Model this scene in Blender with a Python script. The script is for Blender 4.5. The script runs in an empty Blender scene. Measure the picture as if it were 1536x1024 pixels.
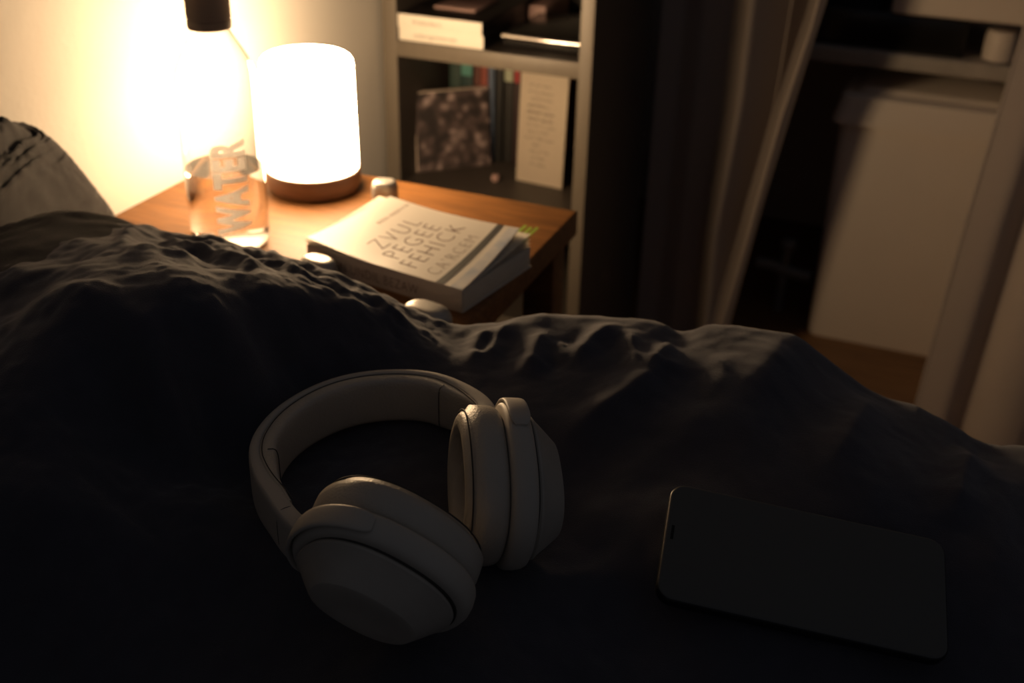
import bpy, bmesh, math, random
import numpy as np
from mathutils import Vector, Matrix
random.seed(4)
S = bpy.context.scene
COL = S.collection
PI = math.pi

# ------------------------------------------------------------------ materials
def _nodes(name):
    m = bpy.data.materials.new(name); m.use_nodes = True
    nt = m.node_tree; b = nt.nodes['Principled BSDF']
    return m, nt, b
def sset(b, k, v):
    if k in b.inputs: b.inputs[k].default_value = v
def mat(name, col, rough=.6, metal=0., col2=None, scale=30., bump=0., bscale=200., spec=.5, stretch=None, sheen=0., detail=4., coat=0.):
    """principled surface with a procedural colour variation and bump"""
    m, nt, b = _nodes(name)
    b.inputs['Base Color'].default_value = (*col, 1)
    sset(b, 'Roughness', rough); sset(b, 'Metallic', metal); sset(b, 'Specular IOR Level', spec)
    if sheen: sset(b, 'Sheen Weight', sheen); sset(b, 'Sheen Roughness', .5)
    if coat: sset(b, 'Coat Weight', coat); sset(b, 'Coat Roughness', .15)
    tc = nt.nodes.new('ShaderNodeTexCoord'); src = tc.outputs['Object']
    if stretch:
        mp = nt.nodes.new('ShaderNodeMapping'); mp.inputs['Scale'].default_value = stretch
        nt.links.new(src, mp.inputs['Vector']); src = mp.outputs['Vector']
    if col2 is None: col2 = tuple(c*.82 for c in col)
    n = nt.nodes.new('ShaderNodeTexNoise'); n.inputs['Scale'].default_value = scale; n.inputs['Detail'].default_value = detail
    nt.links.new(src, n.inputs['Vector'])
    r = nt.nodes.new('ShaderNodeValToRGB'); r.color_ramp.elements[0].position = .32; r.color_ramp.elements[1].position = .68
    r.color_ramp.elements[0].color = (*col2, 1); r.color_ramp.elements[1].color = (*col, 1)
    nt.links.new(n.outputs['Fac'], r.inputs['Fac']); nt.links.new(r.outputs['Color'], b.inputs['Base Color'])
    if bump:
        n2 = nt.nodes.new('ShaderNodeTexNoise'); n2.inputs['Scale'].default_value = bscale; n2.inputs['Detail'].default_value = 3
        nt.links.new(src, n2.inputs['Vector'])
        bp = nt.nodes.new('ShaderNodeBump'); bp.inputs['Strength'].default_value = bump; bp.inputs['Distance'].default_value = .002
        nt.links.new(n2.outputs['Fac'], bp.inputs['Height']); nt.links.new(bp.outputs['Normal'], b.inputs['Normal'])
    return m
def glow(name, col, lo, hi, z0, z1):
    """lit shade: stronger glow towards the top is added to light the duvet and spare the table"""
    m, nt, b = _nodes(name)
    b.inputs['Base Color'].default_value = (.9, .88, .84, 1)
    b.inputs['Emission Color'].default_value = (*col, 1)
    tc = nt.nodes.new('ShaderNodeTexCoord'); sp = nt.nodes.new('ShaderNodeSeparateXYZ'); mr = nt.nodes.new('ShaderNodeMapRange')
    mr.inputs['From Min'].default_value = z0; mr.inputs['From Max'].default_value = z1; mr.inputs['To Min'].default_value = lo; mr.inputs['To Max'].default_value = hi
    nt.links.new(tc.outputs['Object'], sp.inputs[0]); nt.links.new(sp.outputs['Z'], mr.inputs['Value']); nt.links.new(mr.outputs[0], b.inputs['Emission Strength'])
    return m
def glass(name, ior, col=(1, 1, 1), rough=0.):
    m, nt, b = _nodes(name)
    b.inputs['Base Color'].default_value = (*col, 1)
    sset(b, 'Transmission Weight', 1.); sset(b, 'IOR', ior); sset(b, 'Roughness', rough)
    return m
def picture_mat():
    """a muted monochrome picture: a crowd of soft pale and dark blotches"""
    m, nt, b = _nodes('crowd picture')
    tc = nt.nodes.new('ShaderNodeTexCoord')
    v = nt.nodes.new('ShaderNodeTexVoronoi'); v.inputs['Scale'].default_value = 72; v.feature = 'SMOOTH_F1'
    n = nt.nodes.new('ShaderNodeTexNoise'); n.inputs['Scale'].default_value = 48; n.inputs['Detail'].default_value = 5
    nt.links.new(tc.outputs['Object'], n.inputs['Vector']); nt.links.new(tc.outputs['Object'], v.inputs['Vector'])
    a = nt.nodes.new('ShaderNodeMath'); a.operation = 'MULTIPLY_ADD'; a.inputs[1].default_value = .55
    nt.links.new(v.outputs['Distance'], a.inputs[0]); nt.links.new(n.outputs['Fac'], a.inputs[2])
    r = nt.nodes.new('ShaderNodeValToRGB'); e = r.color_ramp.elements
    e[0].position = .52; e[0].color = (.36, .28, .27, 1); e[1].position = .86; e[1].color = (.035, .028, .028, 1)
    k = e.new(.68); k.color = (.10, .072, .07, 1)
    nt.links.new(a.outputs[0], r.inputs['Fac']); nt.links.new(r.outputs['Color'], b.inputs['Base Color'])
    sset(b, 'Roughness', .5)
    return m

M = {}
M['wall'] = mat('warm white wall paint', (.56, .53, .485), .9, col2=(.535, .505, .46), scale=6, bump=.25, bscale=90)
M['wall_dim'] = mat('brown grey closet wall', (.74, .65, .58), .9, col2=(.70, .61, .54), scale=5, bump=.2, bscale=80)
M['floor'] = mat('brown floorboards', (.26, .135, .055), .5, col2=(.17, .082, .03), scale=14, stretch=(1, 9, 1), bump=.1)
M['wood'] = mat('orange brown table wood', (.245, .100, .025), .55, col2=(.145, .058, .014), scale=16, stretch=(1.2, 9, 9), bump=.12, bscale=60, detail=6, spec=.35)
M['lamp_wood'] = mat('dark lamp base wood', (.22, .115, .065), .5, col2=(.16, .08, .045), scale=20, stretch=(1, 1, 12), bump=.1)
M['shade'] = glow('lit white lamp shade', (1., .67, .37), 17., 72., .03, .135)
M['bottle'] = glass('clear bottle plastic', 1.38, (1, 1, 1))
M['water'] = glass('water', 1.33, (.99, .995, 1.))
M['cap'] = mat('dark grey bottle cap', (.27, .235, .21), .5, bump=.0)  # grey lifted to stand in for lens glare; replaced further down
M['white_print'] = mat('white print', (.86, .84, .80), .5)
def thin_print(name='translucent white print', col=(.95, .94, .92), fac=.75):
    # thin plastic or ink that lets part of the light behind it through
    m = bpy.data.materials.new(name); m.use_nodes = True; nt = m.node_tree
    for n in list(nt.nodes): nt.nodes.remove(n)
    o = nt.nodes.new('ShaderNodeOutputMaterial'); a = nt.nodes.new('ShaderNodeBsdfDiffuse'); b = nt.nodes.new('ShaderNodeBsdfTranslucent'); x = nt.nodes.new('ShaderNodeMixShader')
    a.inputs['Color'].default_value = (*col, 1); b.inputs['Color'].default_value = (*col, 1); x.inputs['Fac'].default_value = fac
    nt.links.new(a.outputs[0], x.inputs[1]); nt.links.new(b.outputs[0], x.inputs[2]); nt.links.new(x.outputs[0], o.inputs['Surface'])
    return m
M['bottle_print'] = thin_print()
M['cap'] = thin_print('cap plastic lightened for glare', (.48, .43, .39), .6)  # pale colour and translucency stand in for lens glare over a dark cap
M['duvet'] = mat('charcoal navy cotton', (.068, .066, .082), .95, col2=(.059, .057, .072), scale=60, bump=.35, bscale=1400, spec=.15, sheen=.38)
M['pillow'] = mat('charcoal cotton pillowcase', (.036, .034, .035), .95, col2=(.026, .024, .025), scale=60, bump=.35, bscale=1200, spec=.15, sheen=.12)
M['mattress'] = mat('pale mattress ticking', (.45, .43, .40), .9)
M['bedwood'] = mat('dark bed frame wood', (.10, .06, .04), .5)
M['hp'] = mat('beige grey matte plastic', (.50, .46, .40), .52, col2=(.48, .44, .385), scale=40, bump=.06, bscale=1800, spec=.45)
M['hp_pad'] = mat('beige grey soft leatherette', (.50, .455, .39), .42, col2=(.475, .43, .365), scale=50, bump=.22, bscale=700, spec=.5)
M['hp_dark'] = mat('dark groove rubber', (.05, .045, .04), .7)
M['hp_cap'] = mat('beige grey end cap plastic', (.46, .42, .365), .6, spec=.4)
M['mesh'] = mat('ear cup lining fabric', (.30, .27, .235), .95, bump=.5, bscale=900)
M['phone'] = mat('black phone frame', (.012, .012, .013), .35, spec=.5)
M['screen'] = mat('dark grey glass screen', (.085, .086, .080), .5, col2=(.078, .079, .074), scale=8, spec=.5)
M['slot'] = mat('black earpiece slot', (.002, .002, .002), .8)
M['paper'] = mat('cream page edges', (.72, .66, .55), .85, col2=(.60, .54, .44), scale=60, stretch=(1, 1, 40))
M['cover'] = mat('white paperback cover', (.60, .56, .50), .45, col2=(.57, .53, .47), scale=9, spec=.5)
M['spine'] = mat('pale beige paperback spine', (.56, .49, .43), .55)
M['ink'] = mat('brown ink', (.13, .06, .04), .7)
M['ink_grey'] = mat('grey ink', (.17, .14, .12), .7)
M['band'] = mat('black cover band', (.035, .035, .034), .5)
M['blue_print'] = mat('blue grey cover print', (.30, .34, .42), .5, col2=(.55, .53, .50), scale=45)
M['tab'] = mat('lime green page flag', (.34, .52, .06), .5)
M['silver'] = mat('brushed silver', (.42, .40, .37), .42, metal=.6, bump=.02, bscale=300)
M['shelf'] = mat('taupe grey shelf edging', (.165, .14, .11), .45, col2=(.15, .127, .10), scale=12, stretch=(6, 6, 1))
M['shelf_body'] = mat('dark brown shelf laminate', (.055, .045, .038), .5, col2=(.046, .037, .031), scale=12)
M['shelf_dark'] = mat('dark shelf side laminate', (.055, .05, .044), .55)
M['black'] = mat('black paper cover', (.022, .019, .018), .42)
M['spine_white'] = mat('white book spine', (.93, .88, .78), .55, col2=(.91, .86, .76))
M['case'] = mat('black glossy case', (.014, .013, .013), .2, spec=.6)
M['chrome'] = mat('chrome edge', (.65, .62, .60), .18, metal=1.)
M['card'] = mat('cream card', (.50, .43, .34), .8, col2=(.47, .40, .32), scale=20)
M['pink'] = mat('faded pink booklet', (.48, .31, .28), .6)
M['picture'] = picture_mat()
M['edge'] = mat('pale panel edge', (.75, .62, .52), .7)
M['curtain'] = thin_print('grey brown curtain cloth', (.60, .53, .48), .5)
M['curtain_b'] = thin_print('pale grey curtain cloth', (.70, .63, .58), .45)
M['tub'] = mat('off white storage plastic', (.82, .73, .64), .5, col2=(.80, .71, .62), scale=10)
M['pale'] = mat('dull white board', (.46, .42, .37), .65)
M['grey'] = mat('dull grey metal', (.30, .29, .28), .5, metal=.4)
def flat(name, c): return mat(name, c, .6)

# ------------------------------------------------------------------ objects
ORG = {}
def org(p):
    return ORG[p.name] if p is not None else Vector((0, 0, 0))
def thing(name, label, cat, loc, group=None):
    o = bpy.data.objects.new(name, None); COL.objects.link(o)
    o.location = loc; o.empty_display_size = .02
    o['label'] = label; o['category'] = cat
    if group: o['group'] = group
    ORG[o.name] = Vector(loc)
    return o
def tag(o, label, cat, group=None, kind=None):
    o['label'] = label; o['category'] = cat
    if group: o['group'] = group
    if kind: o['kind'] = kind
    return o
def mesh(name, V, F, m, parent=None, smooth=True, label=None, sharp=None, loc=None):
    """ONE mesh object from world-space vertices"""
    base = org(parent) if parent is not None else Vector(loc if loc is not None else (0, 0, 0))
    V = np.asarray(V, float) - np.array(base)
    me = bpy.data.meshes.new(name)
    me.from_pydata([tuple(v) for v in V], [], [tuple(int(i) for i in f) for f in F])
    ms = m if isinstance(m, (list, tuple)) else [m]
    for x in ms: me.materials.append(x)
    bm = bmesh.new(); bm.from_mesh(me); bmesh.ops.recalc_face_normals(bm, faces=bm.faces); bm.to_mesh(me); bm.free()
    if smooth:
        for p in me.polygons: p.use_smooth = True
        me.set_sharp_from_angle(angle=math.radians(sharp or 38))
    o = bpy.data.objects.new(name, me); COL.objects.link(o)
    if parent is not None: o.parent = parent
    elif loc is not None: o.location = loc
    ORG[o.name] = base
    if label: o['label'] = label
    return o
def struct(o):
    o['kind'] = 'structure'; return o
class Geo:
    def __init__(s): s.V = []; s.F = []
    def add(s, V, F):
        n = len(s.V); s.V += [tuple(v) for v in V]; s.F += [[i+n for i in f] for f in F]; return s
    def box(s, lo, hi, bev=.0, fr=None):
        """box (bevelled when bev > 0); fr = (origin, u, v, w) frame"""
        bm = bmesh.new(); bmesh.ops.create_cube(bm, size=1)
        c = [(a+b)/2 for a, b in zip(lo, hi)]; d = [b-a for a, b in zip(lo, hi)]
        for v in bm.verts: v.co = Vector((c[0]+v.co.x*d[0], c[1]+v.co.y*d[1], c[2]+v.co.z*d[2]))
        if bev: bmesh.ops.bevel(bm, geom=bm.edges[:], offset=bev, segments=3, profile=.5, affect='EDGES')
        bm.verts.index_update()
        V = [v.co.copy() for v in bm.verts]; F = [[v.index for v in f.verts] for f in bm.faces]; bm.free()
        if fr:
            o, u, v_, w = [Vector(x) for x in fr]
            V = [o+u*p.x+v_*p.y+w*p.z for p in V]
        return s.add(V, F)
    def lathe(s, prof, c, n=64, closed=False):
        """revolve (r, z) points about a vertical axis at c=(x, y)"""
        V = []; F = []; k = len(prof)
        for r, z in prof:
            for i in range(n):
                a = 2*PI*i/n; V.append((c[0]+r*math.cos(a), c[1]+r*math.sin(a), z))
        for j in range(k if closed else k-1):
            j2 = (j+1) % k
            for i in range(n): F.append([j*n+i, j*n+(i+1) % n, j2*n+(i+1) % n, j2*n+i])
        if not closed:
            F.append(list(range(n))[::-1]); F.append([(k-1)*n+i for i in range(n)])
        return s.add(V, F)
    def loft(s, rings, cap=True, loop=False):
        """rings of equal length, each a closed ring of points"""
        n = len(rings[0]); V = [p for r in rings for p in r]; F = []; k = len(rings)
        for j in range(k if loop else k-1):
            j2 = (j+1) % k
            for i in range(n): F.append([j*n+i, j*n+(i+1) % n, j2*n+(i+1) % n, j2*n+i])
        if cap and not loop:
            F.append(list(range(n))[::-1]); F.append([(k-1)*n+i for i in range(n)])
        return s.add(V, F)
    def tube(s, pts, r, n=10):
        pts = [Vector(p) for p in pts]; rings = []
        for i, p in enumerate(pts):
            t = (pts[min(i+1, len(pts)-1)]-pts[max(i-1, 0)]).normalized()
            a = Vector((0, 0, 1)) if abs(t.z) < .9 else Vector((1, 0, 0))
            u = t.cross(a).normalized(); v = t.cross(u)
            rr = r[i] if isinstance(r, (list, tuple)) else r
            rings.append([p+u*rr*math.cos(2*PI*k/n)+v*rr*math.sin(2*PI*k/n) for k in range(n)])
        return s.loft(rings)
    def build(s, name, m, parent=None, **k): return mesh(name, s.V, s.F, m, parent, **k)
def bx(name, lo, hi, m, parent=None, bev=.0, fr=None, **k):
    return Geo().box(lo, hi, bev, fr).build(name, m, parent, smooth=bool(bev), **k)
def text(body, size, m, parent, fn, name='lettering', extrude=.0, xs=1., space=1., res=3, align='LEFT', thin=0.):
    """lettering as a mesh; fn maps the flat text point (x, y, depth) into the world"""
    cu = bpy.data.curves.new('t', 'FONT'); cu.body = body; cu.size = size; cu.resolution_u = res
    cu.space_character = space; cu.align_x = align; cu.offset = thin; cu.extrude = 0 if extrude < 0 else max(extrude, .00015)
    to = bpy.data.objects.new('t', cu); COL.objects.link(to)
    dg = bpy.context.evaluated_depsgraph_get(); dg.update()
    me = bpy.data.meshes.new_from_object(to.evaluated_get(dg))
    bm = bmesh.new(); bm.from_mesh(me)
    if space != 1. or xs != 1. or True:
        long_e = [e for e in bm.edges if e.calc_length() > size*.18]
        if long_e: bmesh.ops.subdivide_edges(bm, edges=long_e, cuts=2)
    bmesh.ops.triangulate(bm, faces=bm.faces[:])
    bm.verts.index_update()
    V = [fn(v.co.x*xs, v.co.y, v.co.z) for v in bm.verts]; F = [[v.index for v in f.verts] for f in bm.faces]
    bm.free(); bpy.data.objects.remove(to); bpy.data.curves.remove(cu); bpy.data.meshes.remove(me)
    return V, F
def letters(rows, m, parent, name='lettering', label=None):
    g = Geo()
    for V, F in rows: g.add(V, F)
    return g.build(name, m, parent, smooth=False, label=label)

# ------------------------------------------------------------------ camera (its own place is the origin of the scene)
PITCH, YAW, ROLL = math.radians(28.5), math.radians(21.5), math.radians(1.4)
h = Vector((-math.sin(YAW), math.cos(YAW), 0)); up = Vector((0, 0, 1)); r0 = Vector((math.cos(YAW), math.sin(YAW), 0))
fw = h*math.cos(PITCH)-up*math.sin(PITCH); u0 = up*math.cos(PITCH)+h*math.sin(PITCH)
R_ = r0*math.cos(ROLL)+u0*math.sin(ROLL); U_ = u0*math.cos(ROLL)-r0*math.sin(ROLL)
cam = bpy.data.cameras.new('camera'); co = bpy.data.objects.new('camera', cam); COL.objects.link(co)
co.matrix_world = Matrix(((R_.x, U_.x, -fw.x, 0), (R_.y, U_.y, -fw.y, 0), (R_.z, U_.z, -fw.z, 0), (0, 0, 0, 1)))
cam.sensor_width = 36; cam.lens = 1700/1536*36; cam.clip_start = .02
cam.dof.use_dof = True; cam.dof.focus_distance = .62; cam.dof.aperture_fstop = 7.5
S.camera = co

FLOOR = -.95; WALLX = -.728; TOP = -.42
# ------------------------------------------------------------------ the room
struct(bx('floor', (WALLX-.1, -1.6, FLOOR-.05), (1.9, 2.45, FLOOR), M['floor']))
struct(bx('wall_left', (WALLX-.1, -1.6, FLOOR), (WALLX, 2.4, 1.3), M['wall']))
struct(bx('wall_back', (WALLX-.1, 2.4, FLOOR), (1.9, 2.5, 1.3), M['wall_dim']))
CREST = [(-0.8064, 0.595, -0.3284), (-0.7045, 0.6, -0.3682), (-0.6669, 0.605, -0.3582), (-0.6301, 0.61, -0.3463), (-0.6083, 0.615, -0.3428), (-0.5802, 0.62, -0.3393), (-0.5548, 0.62, -0.3359), (-0.5261, 0.622, -0.3329), (-0.4932, 0.625, -0.3362), (-0.4666, 0.628, -0.3384), (-0.4399, 0.63, -0.3437), (-0.4136, 0.632, -0.3467), (-0.3884, 0.635, -0.3475), (-0.3635, 0.638, -0.3588), (-0.3382, 0.64, -0.3677), (-0.3267, 0.643, -0.3759), (-0.3198, 0.645, -0.38), (-0.3065, 0.65, -0.3809), (-0.2931, 0.655, -0.379), (-0.2797, 0.66, -0.3776), (-0.2672, 0.663, -0.3766), (-0.2525, 0.668, -0.3668), (-0.23, 0.675, -0.3673), (-0.207, 0.68, -0.3654), (-0.1841, 0.685, -0.3652), (-0.1639, 0.69, -0.3644), (-0.1546, 0.692, -0.3693), (-0.1464, 0.693, -0.3749), (-0.1365, 0.695, -0.3614), (-0.1189, 0.698, -0.36), (-0.0987, 0.7, -0.36), (-0.0719, 0.702, -0.3602), (-0.0431, 0.705, -0.3771), (-0.014, 0.705, -0.3949), (0.0127, 0.705, -0.3965), (0.044, 0.7, -0.4032), (0.0543, 0.7, -0.4093), (0.0623, 0.7, -0.4132), (0.0844, 0.7, -0.4083), (0.109, 0.7, -0.4037), (0.165, 0.7, -0.3969)]
CTRL = [(-0.5503, 0.5096, -0.32), (-0.484, 0.4922, -0.309), (-0.4236, 0.4689, -0.302), (-0.3801, 0.4904, -0.316), (-0.3713, 0.5405, -0.327), (-0.3483, 0.5836, -0.34), (-0.5591, 0.5551, -0.328), (-0.4691, 0.5434, -0.316), (-0.4287, 0.5591, -0.322), (-0.5116, 0.4604, -0.328), (-0.4335, 0.4253, -0.32), (-0.3942, 0.4432, -0.331), (-0.3638, 0.5248, -0.355), (-0.3424, 0.5538, -0.36), (-0.4186, 0.3963, -0.348), (-0.3962, 0.4331, -0.364), (-0.3745, 0.4658, -0.373), (-0.4034, 0.3548, -0.365), (-0.3691, 0.3831, -0.383), (-0.3429, 0.418, -0.39), (-0.3783, 0.3366, -0.405), (-0.3171, 0.3835, -0.412), (-0.3978, 0.304, -0.43), (-0.3043, 0.3444, -0.43), (-0.2643, 0.3772, -0.425), (-0.3, 0.47, -0.394), (-0.27, 0.5, -0.393), (-0.25, 0.47, -0.397), (-0.335, 0.47, -0.394), (-0.33, 0.52, -0.39), (-0.27, 0.565, -0.388), (-0.22, 0.57, -0.39), (-0.19, 0.55, -0.404), (-0.265, 0.42, -0.4), (-0.21, 0.4, -0.412), (-0.21, 0.35, -0.421), (-0.16, 0.38, -0.418), (-0.16, 0.45, -0.416), (-0.14, 0.5, -0.417), (-0.11, 0.47, -0.424), (-0.3, 0.41, -0.402), (-0.06, 0.56, -0.392), (0.0, 0.59, -0.388), (-0.109, 0.525, -0.396), (-0.03, 0.527, -0.403), (0.042, 0.552, -0.412), (-0.09, 0.455, -0.427), (0.05, 0.485, -0.442), (-0.02, 0.465, -0.437), (0.09, 0.54, -0.425), (0.1, 0.6, -0.415), (-0.12, 0.6, -0.384), (-0.13, 0.55, -0.404), (-0.16, 0.6, -0.383), (0.0, 0.4, -0.45), (-0.1, 0.33, -0.44), (0.2, 0.5, -0.445), (-0.45, 0.2, -0.45), (-0.2, 0.2, -0.445), (0.3, 0.2, -0.46), (0.5, 0.55, -0.45), (1.2, 0.6, -0.46), (1.2, -0.8, -0.46), (-0.7, -0.8, -0.45), (-0.7, 0.2, -0.46), (0.3, -0.8, -0.46), (0.3, -0.2, -0.46), (-0.3, -0.3, -0.455)]
FOLDS = [([(-0.6338, 0.5701), (-0.556, 0.5655), (-0.4883, 0.539), (-0.456, 0.5324), (-0.4281, 0.5525)], 0.006, 0.02), ([(-0.6155, 0.5497), (-0.5507, 0.5379), (-0.4884, 0.5176)], -0.005, 0.02), ([(-0.5498, 0.6292), (-0.5271, 0.5884), (-0.4934, 0.5435)], 0.007, 0.008), ([(-0.5282, 0.6175), (-0.4797, 0.6056), (-0.4449, 0.604)], -0.007, 0.008), ([(-0.5119, 0.6019), (-0.4564, 0.596), (-0.4121, 0.5867)], 0.006, 0.008), ([(-0.4683, 0.6134), (-0.4318, 0.5966), (-0.4052, 0.5683)], 0.005, 0.006), ([(-0.433, 0.6107), (-0.4101, 0.609), (-0.3806, 0.5954)], 0.005, 0.006), ([(-0.3954, 0.6108), (-0.378, 0.6129), (-0.3572, 0.5993)], 0.005, 0.006), ([(-0.3624, 0.6129), (-0.3479, 0.6196), (-0.3269, 0.6043)], 0.006, 0.006), ([(-0.3276, 0.591), (-0.3278, 0.6105), (-0.3141, 0.6135)], 0.006, 0.006), ([(-0.3955, 0.593), (-0.3656, 0.5954), (-0.3396, 0.5855)], -0.004, 0.006), ([(-0.4866, 0.5337), (-0.4652, 0.5488), (-0.4393, 0.5659)], 0.006, 0.01), ([(-0.5109, 0.4305), (-0.4764, 0.4627), (-0.4335, 0.4609), (-0.3961, 0.4576), (-0.3787, 0.4813), (-0.3726, 0.5091)], 0.009, 0.018), ([(-0.5647, 0.4928), (-0.504, 0.5002), (-0.473, 0.5293)], 0.005, 0.02), ([(-0.4611, 0.4244), (-0.401, 0.436), (-0.3458, 0.4251)], -0.006, 0.025), ([(-0.2657, 0.5983), (-0.2746, 0.6398), (-0.2678, 0.6572)], 0.007, 0.0075), ([(-0.2567, 0.6074), (-0.2631, 0.6386), (-0.2587, 0.6648)], 0.006, 0.0065), ([(-0.2687, 0.6171), (-0.27, 0.643)], -0.005, 0.006), ([(-0.2285, 0.6055), (-0.233, 0.6391), (-0.2334, 0.6595)], 0.007, 0.009), ([(-0.2095, 0.626), (-0.2198, 0.6505)], 0.005, 0.0055), ([(-0.2037, 0.6216), (-0.1991, 0.6504), (-0.1853, 0.6804)], 0.008, 0.009), ([(-0.2161, 0.6111), (-0.2136, 0.6427), (-0.207, 0.665)], -0.004, 0.01), ([(-0.1593, 0.6271), (-0.1718, 0.6565), (-0.1783, 0.6748)], 0.006, 0.0065), ([(-0.1543, 0.6284), (-0.1477, 0.6582), (-0.1467, 0.6752)], 0.008, 0.009), ([(-0.1441, 0.6829), (-0.1417, 0.6548), (-0.143, 0.6155)], -0.005, 0.012), ([(-0.1927, 0.5632), (-0.1663, 0.599), (-0.1409, 0.6414), (-0.1487, 0.6753)], 0.01, 0.013), ([(-0.1355, 0.5607), (-0.0993, 0.6176), (-0.0699, 0.6903)], 0.006, 0.022), ([(-0.1181, 0.6655), (-0.1069, 0.6459), (-0.1089, 0.6172)], 0.004, 0.009), ([(-0.0136, 0.7011), (-0.0176, 0.6456), (-0.0275, 0.5858)], 0.007, 0.014), ([(0.0551, 0.6794), (0.0473, 0.6342), (0.0462, 0.5835)], 0.01, 0.012), ([(-0.0738, 0.7046), (-0.0802, 0.644), (-0.0753, 0.5792)], 0.004, 0.02), ([(-0.1116, 0.4932), (-0.068, 0.5061), (-0.0358, 0.4966), (-0.0109, 0.4773)], 0.012, 0.016), ([(-0.0699, 0.4518), (-0.0262, 0.484), (0.0218, 0.4941)], 0.007, 0.02), ([(-0.1754, 0.4469), (-0.1462, 0.4746), (-0.1101, 0.4843)], 0.006, 0.022), ([(-0.1565, 0.5016), (-0.1393, 0.537), (-0.1364, 0.584)], 0.006, 0.02), ([(-0.3478, 0.5609), (-0.3244, 0.6118), (-0.2753, 0.5936)], 0.004, 0.02), ([(0.0732, 0.6927), (0.0682, 0.5938), (0.0771, 0.5251)], 0.006, 0.02)]
# ------------------------------------------------------------------ duvet surface
def tps(P, Z, lam=1e-7):
    n = len(P); d = np.sqrt(((P[:, None]-P[None])**2).sum(2)); K = np.where(d > 0, d*d*np.log(d+1e-12), 0)+lam*np.eye(n)
    A = np.zeros((n+3, n+3)); A[:n, :n] = K; A[:n, n] = 1; A[:n, n+1:] = P; A[n:, :n] = A[:n, n:].T
    w = np.linalg.solve(A, np.concatenate([Z, [0, 0, 0]]))
    def f(x, y):
        d2 = (x[..., None]-P[:, 0])**2+(y[..., None]-P[:, 1])**2
        return (np.where(d2 > 0, .5*d2*np.log(d2+1e-24), 0)*w[:n]).sum(-1)+w[n]+w[n+1]*x+w[n+2]*y
    return f
_rng = np.random.RandomState(11); _G = _rng.rand(64, 64)*2-1
def vnoise(x, y):
    xi = np.floor(x).astype(int); yi = np.floor(y).astype(int); fx = x-xi; fy = y-yi
    fx = fx*fx*fx*(fx*(fx*6-15)+10); fy = fy*fy*fy*(fy*(fy*6-15)+10)
    g = lambda a, b: _G[a % 64, b % 64]
    return (g(xi, yi)*(1-fx)+g(xi+1, yi)*fx)*(1-fy)+(g(xi, yi+1)*(1-fx)+g(xi+1, yi+1)*fx)*fy
def fold(x, y, pts, amp, w):
    """a soft ridge (amp > 0) or crease (amp < 0) along a polyline, fading at its ends"""
    pts = np.array(pts); L = np.concatenate([[0], np.cumsum(np.sqrt(((pts[1:]-pts[:-1])**2).sum(1)))])
    best = np.full(x.shape, 9.); tt = np.zeros(x.shape)
    for i in range(len(pts)-1):
        a, b = pts[i], pts[i+1]; ab = b-a; l2 = (ab**2).sum()+1e-12
        t = np.clip(((x-a[0])*ab[0]+(y-a[1])*ab[1])/l2, 0, 1)
        d = (x-a[0]-ab[0]*t)**2+(y-a[1]-ab[1]*t)**2
        k = d < best; best = np.where(k, d, best); tt = np.where(k, (L[i]+t*(L[i+1]-L[i]))/L[-1], tt)
    d = np.sqrt(best)
    fade = np.clip(np.minimum(tt, 1-tt)*3.2+.12, 0, 1)
    q = d/w
    return amp*fade*np.exp(-np.abs(q)**1.6)
def crest_at(x):
    c = np.array(CREST); return np.interp(x, c[:, 0], c[:, 1]), np.interp(x, c[:, 0], c[:, 2])
def smooth_crest(x):
    y = z = 0
    for k in (-.008, -.004, 0, .004, .008):
        a, b = crest_at(x+k); y = y+a/5; z = z+b/5
    return y, z
_c = np.array(CREST)
_base = tps(np.concatenate([_c[::2, :2], np.array(CTRL)[:, :2]]), np.concatenate([_c[::2, 2], np.array(CTRL)[:, 2]]), 4e-5)
def duvet_z(x, y):
    """height of the duvet; beyond the crest along the bed edge it falls away"""
    yc, zc = smooth_crest(x)
    yy = np.minimum(y, yc)
    corr = zc-_base(x, yc)
    z = _base(x, yy)+corr*np.exp(-((yc-yy)/.03)**2)
    for pts, amp, w in FOLDS: z = z+fold(x, yy, pts, amp, w)
    wx = x+.02*vnoise(x*9+3, y*9); wy = y+.02*vnoise(x*9, y*9+7)
    q_ = 1-.5*np.clip((x+.33)/.06, 0, 1)
    z = z+q_*(.0030*vnoise(wx*13+.3*wy, wy*19)+.0014*vnoise(wx*30+9, wy*41+2))+(.0006+.0010*np.clip((-.30-x)/.06, 0, 1))*vnoise(wx*80, wy*60+5)+(.0003+.0006*np.clip((-.30-x)/.06, 0, 1))*vnoise(wx*170, wy*150+5)
    near = np.exp(-((yc-.02-yy)/.045)**2)*np.clip((-.27-x)/.05, 0, 1)*np.clip((x+.52)/.06, 0, 1)
    z = z+near*(.0036*vnoise(x*55+y*25, y*60)+.0022*np.abs(vnoise(x*95+y*50, y*95))+.0010*vnoise(x*180+y*60, y*170))
    d = np.maximum(y-yc, 0)
    z = z-np.where(d < .03, 26*d*d, .0234+1.56*(d-.03)+14*(d-.03)**2)
    return z
# ------------------------------------------------------------------ bed
bed = thing('bed', 'low bed with pale mattress under the dark duvet', 'bed', (.25, -.2, FLOOR))
bx('mattress', (-.70, -1.2, -.68), (1.25, .60, -.475), M['mattress'], bed, .03)
bx('bed_frame', (-.72, -1.22, -.86), (1.27, .615, -.68), M['bedwood'], bed, .008)
for x in (-.66, 1.2):
    for y in (-1.15, .56): bx('leg', (x-.03, y-.03, FLOOR), (x+.03, y+.03, -.86), M['bedwood'], bed, .004)

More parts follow.
